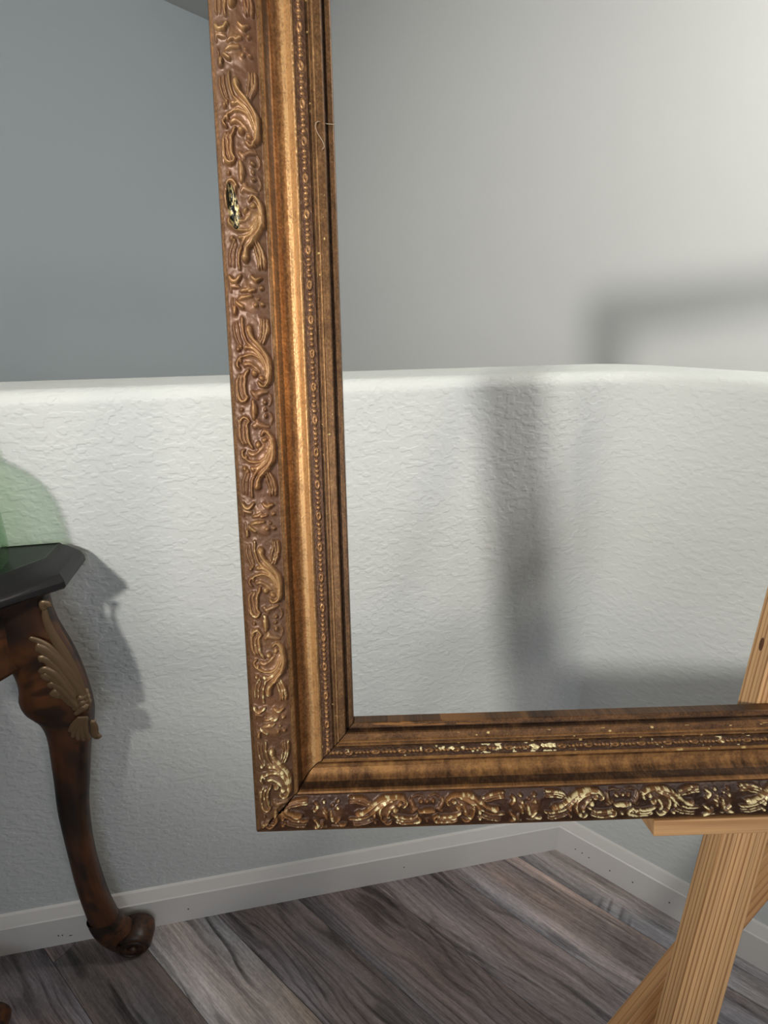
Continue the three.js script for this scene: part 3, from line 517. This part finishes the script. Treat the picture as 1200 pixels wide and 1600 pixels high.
  function legGeo() {
    const NR = 28, NT = 72;
    const g = gridGeo(NR, NT, (i, j) => {
      const t = j / NT, a = R.getPoint(t), b = Lc.getPoint(t), an = i / NR * Math.PI * 2, cx = (a.x + b.x) / 2, cy = (a.y + b.y) / 2, hw = Math.hypot(a.x - b.x, a.y - b.y) / 2;
      const c = Math.cos(an), s = Math.sin(an), sq = (v, e) => Math.sign(v) * Math.pow(Math.abs(v), e);
      const ux = (a.x - b.x) / (2 * hw), uy = (a.y - b.y) / (2 * hw), th = mix(0.024, 0.0175, smooth(0.2, 0.8, t)) + 0.008 * Math.exp(-Math.pow((cy - 0.63) / 0.07, 2));
      const x = sq(c, 0.72) * hw; let z = sq(s, 0.72) * th; z *= 1 - 0.12 * Math.pow(Math.abs(x / hw), 2);
      return [cx + ux * x, cy + uy * x, z + 0.0];
    }, false);
    const u = g.attributes.uv; for (let i = 0; i < u.count; i++) u.setXY(i, u.getX(i) * 0.5, u.getY(i) * 1.6);
    return g;
  }
  function scrollFoot() {                                             // volute turned outwards: a short roll with a raised spiral on its face
    const cx = 0.004, cy = 0.0335, R0 = 0.0335, parts = [], roll = new THREE.LatheGeometry([[0, -0.026], [0.024, -0.026], [0.031, -0.022], [0.0335, -0.012], [0.033, 0.004], [0.0315, 0.016], [0.027, 0.0225], [0.02, 0.0235], [0.0, 0.0225]].map((p) => new THREE.Vector2(...p)), 36);
    roll.rotateX(Math.PI / 2); roll.translate(cx, cy, 0); parts.push(roll);
    const pts = []; for (let i = 0; i <= 50; i++) { const a = i / 50 * Math.PI * 3.2 + 2.4, r = mix(0.0275, 0.006, i / 50); pts.push(V3(cx + Math.cos(a) * r, cy + Math.sin(a) * r, 0.0225)); }
    parts.push(new THREE.TubeGeometry(new THREE.CatmullRomCurve3(pts), 80, 0.0032, 8));
    const eye = new THREE.SphereGeometry(0.0075, 14, 10); eye.scale(1, 1, 0.8); eye.translate(cx, cy, 0.0235); parts.push(eye);
    // sole that sweeps from the shank round under the roll
    const A = [[-0.068, 0.108], [-0.064, 0.070], [-0.052, 0.036], [-0.032, 0.012], [-0.008, 0.002]], Bc = [[-0.013, 0.108], [-0.008, 0.090], [0.000, 0.075], [0.006, 0.060], [0.010, 0.045]];
    const ca = new THREE.SplineCurve(A.map((p) => new THREE.Vector2(...p))), cb = new THREE.SplineCurve(Bc.map((p) => new THREE.Vector2(...p)));
    parts.push(gridGeo(24, 20, (i, j) => { const t = j / 20, a = cb.getPoint(t), b = ca.getPoint(t), an = i / 24 * Math.PI * 2, sq = (v) => Math.sign(v) * Math.pow(Math.abs(v), 0.72), px = (a.x + b.x) / 2, py = (a.y + b.y) / 2; return [px + (a.x - b.x) / 2 * sq(Math.cos(an)), py + (a.y - b.y) / 2 * sq(Math.cos(an)), sq(Math.sin(an)) * mix(0.017, 0.0225, t)]; }));
    return mergeGeometries(parts.map((p) => { const q = p.index ? p.toNonIndexed() : p; return q; }));
  }
  // acanthus carving on the knee: each leaf lobe a raised tapering ridge along a curve on the leg's face
  function lobe(pts, r0, r1, r2, z0) {
    const c = new THREE.CatmullRomCurve3(pts.map(([x, h, z]) => V3(x < 0.03 && h > 0.65 ? 0.03 - (0.03 - x) * 0.52 : x, h, (z ?? 0) + z0))), NS = 22, NRr = 10, fr = [];
    return gridGeo(NRr, NS, (i, j) => {
      const t = j / NS, p = c.getPoint(t), d = c.getTangent(t), r = t < 0.5 ? mix(r0, r1, t * 2) : mix(r1, r2, t * 2 - 1), nx = -d.y, ny = d.x, l = Math.hypot(nx, ny) || 1, an = i / NRr * Math.PI * 2;
      const cap = Math.sqrt(Math.max(0, 1 - Math.pow(Math.max(0, Math.abs(t - 0.5) * 2 - 0.86) / 0.14, 2)));
      return [p.x + nx / l * Math.cos(an) * r * cap * 1.22, p.y + ny / l * Math.cos(an) * r * cap * 1.22, p.z + Math.sin(an) * r * 0.6 * cap];
    });
  }
  function acanthus() {
    const z = 0.024, g = [];
    const L = (pts, a, b, c, dz = 0) => g.push(lobe(pts, a, b, c, z + dz));
    L([[0.026, 0.806], [0.021, 0.790], [0.024, 0.765], [0.034, 0.728], [0.040, 0.690], [0.042, 0.655], [0.044, 0.622]], 0.0025, 0.0062, 0.005, -0.001);
    L([[0.034, 0.806], [0.033, 0.812], [0.027, 0.813], [0.024, 0.807], [0.028, 0.803]], 0.003, 0.0042, 0.003, 0.0005);
    L([[-0.030, 0.763], [-0.014, 0.758], [0.004, 0.748], [0.022, 0.728], [0.038, 0.690], [0.037, 0.645]], 0.0025, 0.0048, 0.004, 0.002);
    L([[-0.022, 0.748], [-0.006, 0.744], [0.010, 0.730], [0.026, 0.706], [0.038, 0.672], [0.043, 0.635]], 0.0068, 0.0078, 0.004, 0.002);
    L([[-0.023, 0.728], [-0.006, 0.727], [0.010, 0.712], [0.026, 0.686], [0.036, 0.655]], 0.0045, 0.006, 0.0035, 0.004);
    L([[-0.027, 0.705], [-0.012, 0.711], [0.004, 0.703], [0.020, 0.682], [0.034, 0.650]], 0.0035, 0.0058, 0.0035, 0.006);
    L([[-0.022, 0.694], [-0.008, 0.699], [0.008, 0.688], [0.022, 0.668], [0.034, 0.640]], 0.007, 0.0062, 0.0035, 0.005);
    L([[-0.018, 0.680], [-0.004, 0.684], [0.012, 0.674], [0.024, 0.658], [0.034, 0.636]], 0.0035, 0.0055, 0.0035, 0.006);
    L([[-0.014, 0.660], [0.000, 0.667], [0.014, 0.660], [0.026, 0.648], [0.036, 0.632]], 0.0075, 0.0065, 0.004, 0.004);
    for (const h of [0.649, 0.640, 0.631]) L([[0.026, h - 0.008], [0.034, h - 0.002], [0.043, h + 0.005], [0.048, h + 0.009, -0.012]], 0.0026, 0.0036, 0.0034, 0.004);
    const fan = [[0.012, 0.592], [0.014, 0.580], [0.020, 0.573], [0.027, 0.570], [0.035, 0.570]];
    fan.forEach(([x, h], i) => L([[0.033 + i * 0.002, 0.618], [mix(0.033, x, 0.6), mix(0.612, h, 0.5) + 0.003], [x, h]], 0.0026, 0.0034, 0.0024, 0.004));
    L([[0.044, 0.606], [0.045, 0.592], [0.043, 0.580], [0.045, 0.573], [0.050, 0.576]], 0.004, 0.0052, 0.0042, 0.0);
    return mergeGeometries(g);
  }
  const legG = legGeo(), footG = scrollFoot(), acG = acanthus();
  function leg(a, d, turn, lean) {
    const m = mesh('leg', legG, M.walnut, table); const p = onWall1(a, 0, d);
    m.position.copy(p); m.rotation.order = 'YXZ'; m.rotation.y = Math.atan2(-D1[1], -D1[0]) * -1 + turn; m.rotation.x = lean;
    mesh('foot', footG, M.walnut, m); mesh('acanthus_carving', acG, M.silverLeaf, m).position.x = 0.006;
    return m;
  }
  leg(0.909, -0.044, 0.0, 0.046);
  leg(1.126, -0.15, 0.0, 0.0);
  leg(1.494, -0.15, Math.PI, 0.0);
  leg(1.715, -0.047, Math.PI, -0.05);
}
// green glass jug on the table
{
  const jug = thing('glass_jug', 'green glass jug standing on the black tabletop at the left edge', 'jug');
  const pts = [[0.0, 0.004], [0.04, 0.002], [0.055, 0.0], [0.062, 0.004], [0.066, 0.014], [0.068, 0.04], [0.0675, 0.07], [0.064, 0.092], [0.054, 0.110], [0.038, 0.122], [0.024, 0.130], [0.017, 0.142], [0.016, 0.165], [0.0165, 0.185], [0.019, 0.188], [0.019, 0.198], [0.0165, 0.200]];
  const c = new THREE.SplineCurve(pts.map((p) => new THREE.Vector2(p[0], p[1] * 1.25)));
  const prof = c.getPoints(90).map((p) => new THREE.Vector2(Math.max(0, p.x), Math.max(0, p.y)));
  const glass = new THREE.MeshPhysicalMaterial({ color: new THREE.Color(0.66, 0.79, 0.65), transmission: 1, thickness: 0, roughness: 0.06, ior: 1.5, side: THREE.DoubleSide });
  const p = onWall1(0.977, TABLE_H - 0.0022, -0.092);
  jug.position.copy(p);
  mesh('body', new THREE.LatheGeometry(prof, 64), glass, jug);
}

// ------------------------------------------------------------------ unseen lamps and the added ceiling panel
{
  const white = std({ color: 0xd8d6d0, roughness: 0.5, side: THREE.DoubleSide }), glowM = (c, i) => std({ color: 0xffffff, emissive: new THREE.Color(c), emissiveIntensity: i, roughness: 0.5 });
  const lamp = (label, L) => {
    const t = thing('unseen_globe_lamp', label, 'lamp', null); t.position.set(...L.pos);
    const d = mesh('globe', new THREE.SphereGeometry(L.r, 36, 24), glowM(L.color, 1.6), t); d.castShadow = false;
    const cap = new THREE.CylinderGeometry(0.03, 0.036, 0.04, 24); cap.translate(0, L.r + 0.012, 0); mesh('cap', cap, white, t);
    const len = CEIL - L.pos[1] - L.r - 0.03, st = new THREE.CylinderGeometry(0.005, 0.005, len, 10); st.translate(0, L.r + 0.03 + len / 2, 0); mesh('rod', st, white, t);
  };
  const reflector = (label, L) => {
    const r = L.r * 1.25, depth = L.r * 1.1, t = thing('unseen_reflector_lamp', label, 'lamp'); t.position.set(...L.pos);
    const dir = V3(L.aim[0] - L.pos[0], L.aim[1] - L.pos[1], L.aim[2] - L.pos[2]).normalize(), q = new THREE.Quaternion().setFromUnitVectors(V3(0, -1, 0), dir);
    const sh = new THREE.LatheGeometry([[0.02, depth], [r * 0.55, depth * 0.85], [r * 0.9, depth * 0.45], [r, 0.03], [r + 0.004, 0.03], [r * 0.94, depth * 0.5], [r * 0.58, depth * 0.92], [0.022, depth + 0.006]].map((p) => new THREE.Vector2(...p)), 40);
    mesh('lamp_shade', sh, white, t).quaternion.copy(q);
    const g = new THREE.CylinderGeometry(r * 0.88, r * 0.88, 0.006, 40); g.translate(0, 0.045, 0); const d = mesh('diffuser', g, glowM(L.color, 1.6), t); d.quaternion.copy(q); d.castShadow = false;
    const top = V3(0, depth, 0).applyQuaternion(q), len = CEIL - L.pos[1] - top.y, st = new THREE.CylinderGeometry(0.006, 0.006, len, 10); st.translate(top.x, top.y + len / 2, top.z); mesh('rod', st, white, t);
  };
  reflector('unseen white reflector lamp on a rod to the left behind the viewer, lighting the half wall and frame', LAMPS.left);
  reflector('unseen white reflector lamp on a longer rod to the right behind the viewer, lighting the walls from the right', LAMPS.right);
  lamp('unseen white globe lamp above the stairwell, placed to light the far walls', LAMPS.stair);
  const P = LAMPS.panel, t = thing('added_panel_light', 'added fill light, a square flat panel on the ceiling to the left of the viewer', 'light'); t.position.set(...P.pos);
  mesh('frame', (() => { const g = new THREE.BoxGeometry(P.w + 0.04, 0.014, P.h + 0.04); g.translate(0, 0.007, 0); return g; })(), white, t);
  mesh('diffuser', (() => { const g = new THREE.BoxGeometry(P.w, 0.006, P.h); g.translate(0, -0.004, 0); return g; })(), glowM(P.color, 1.5), t);
}
renderer.render(scene, camera);
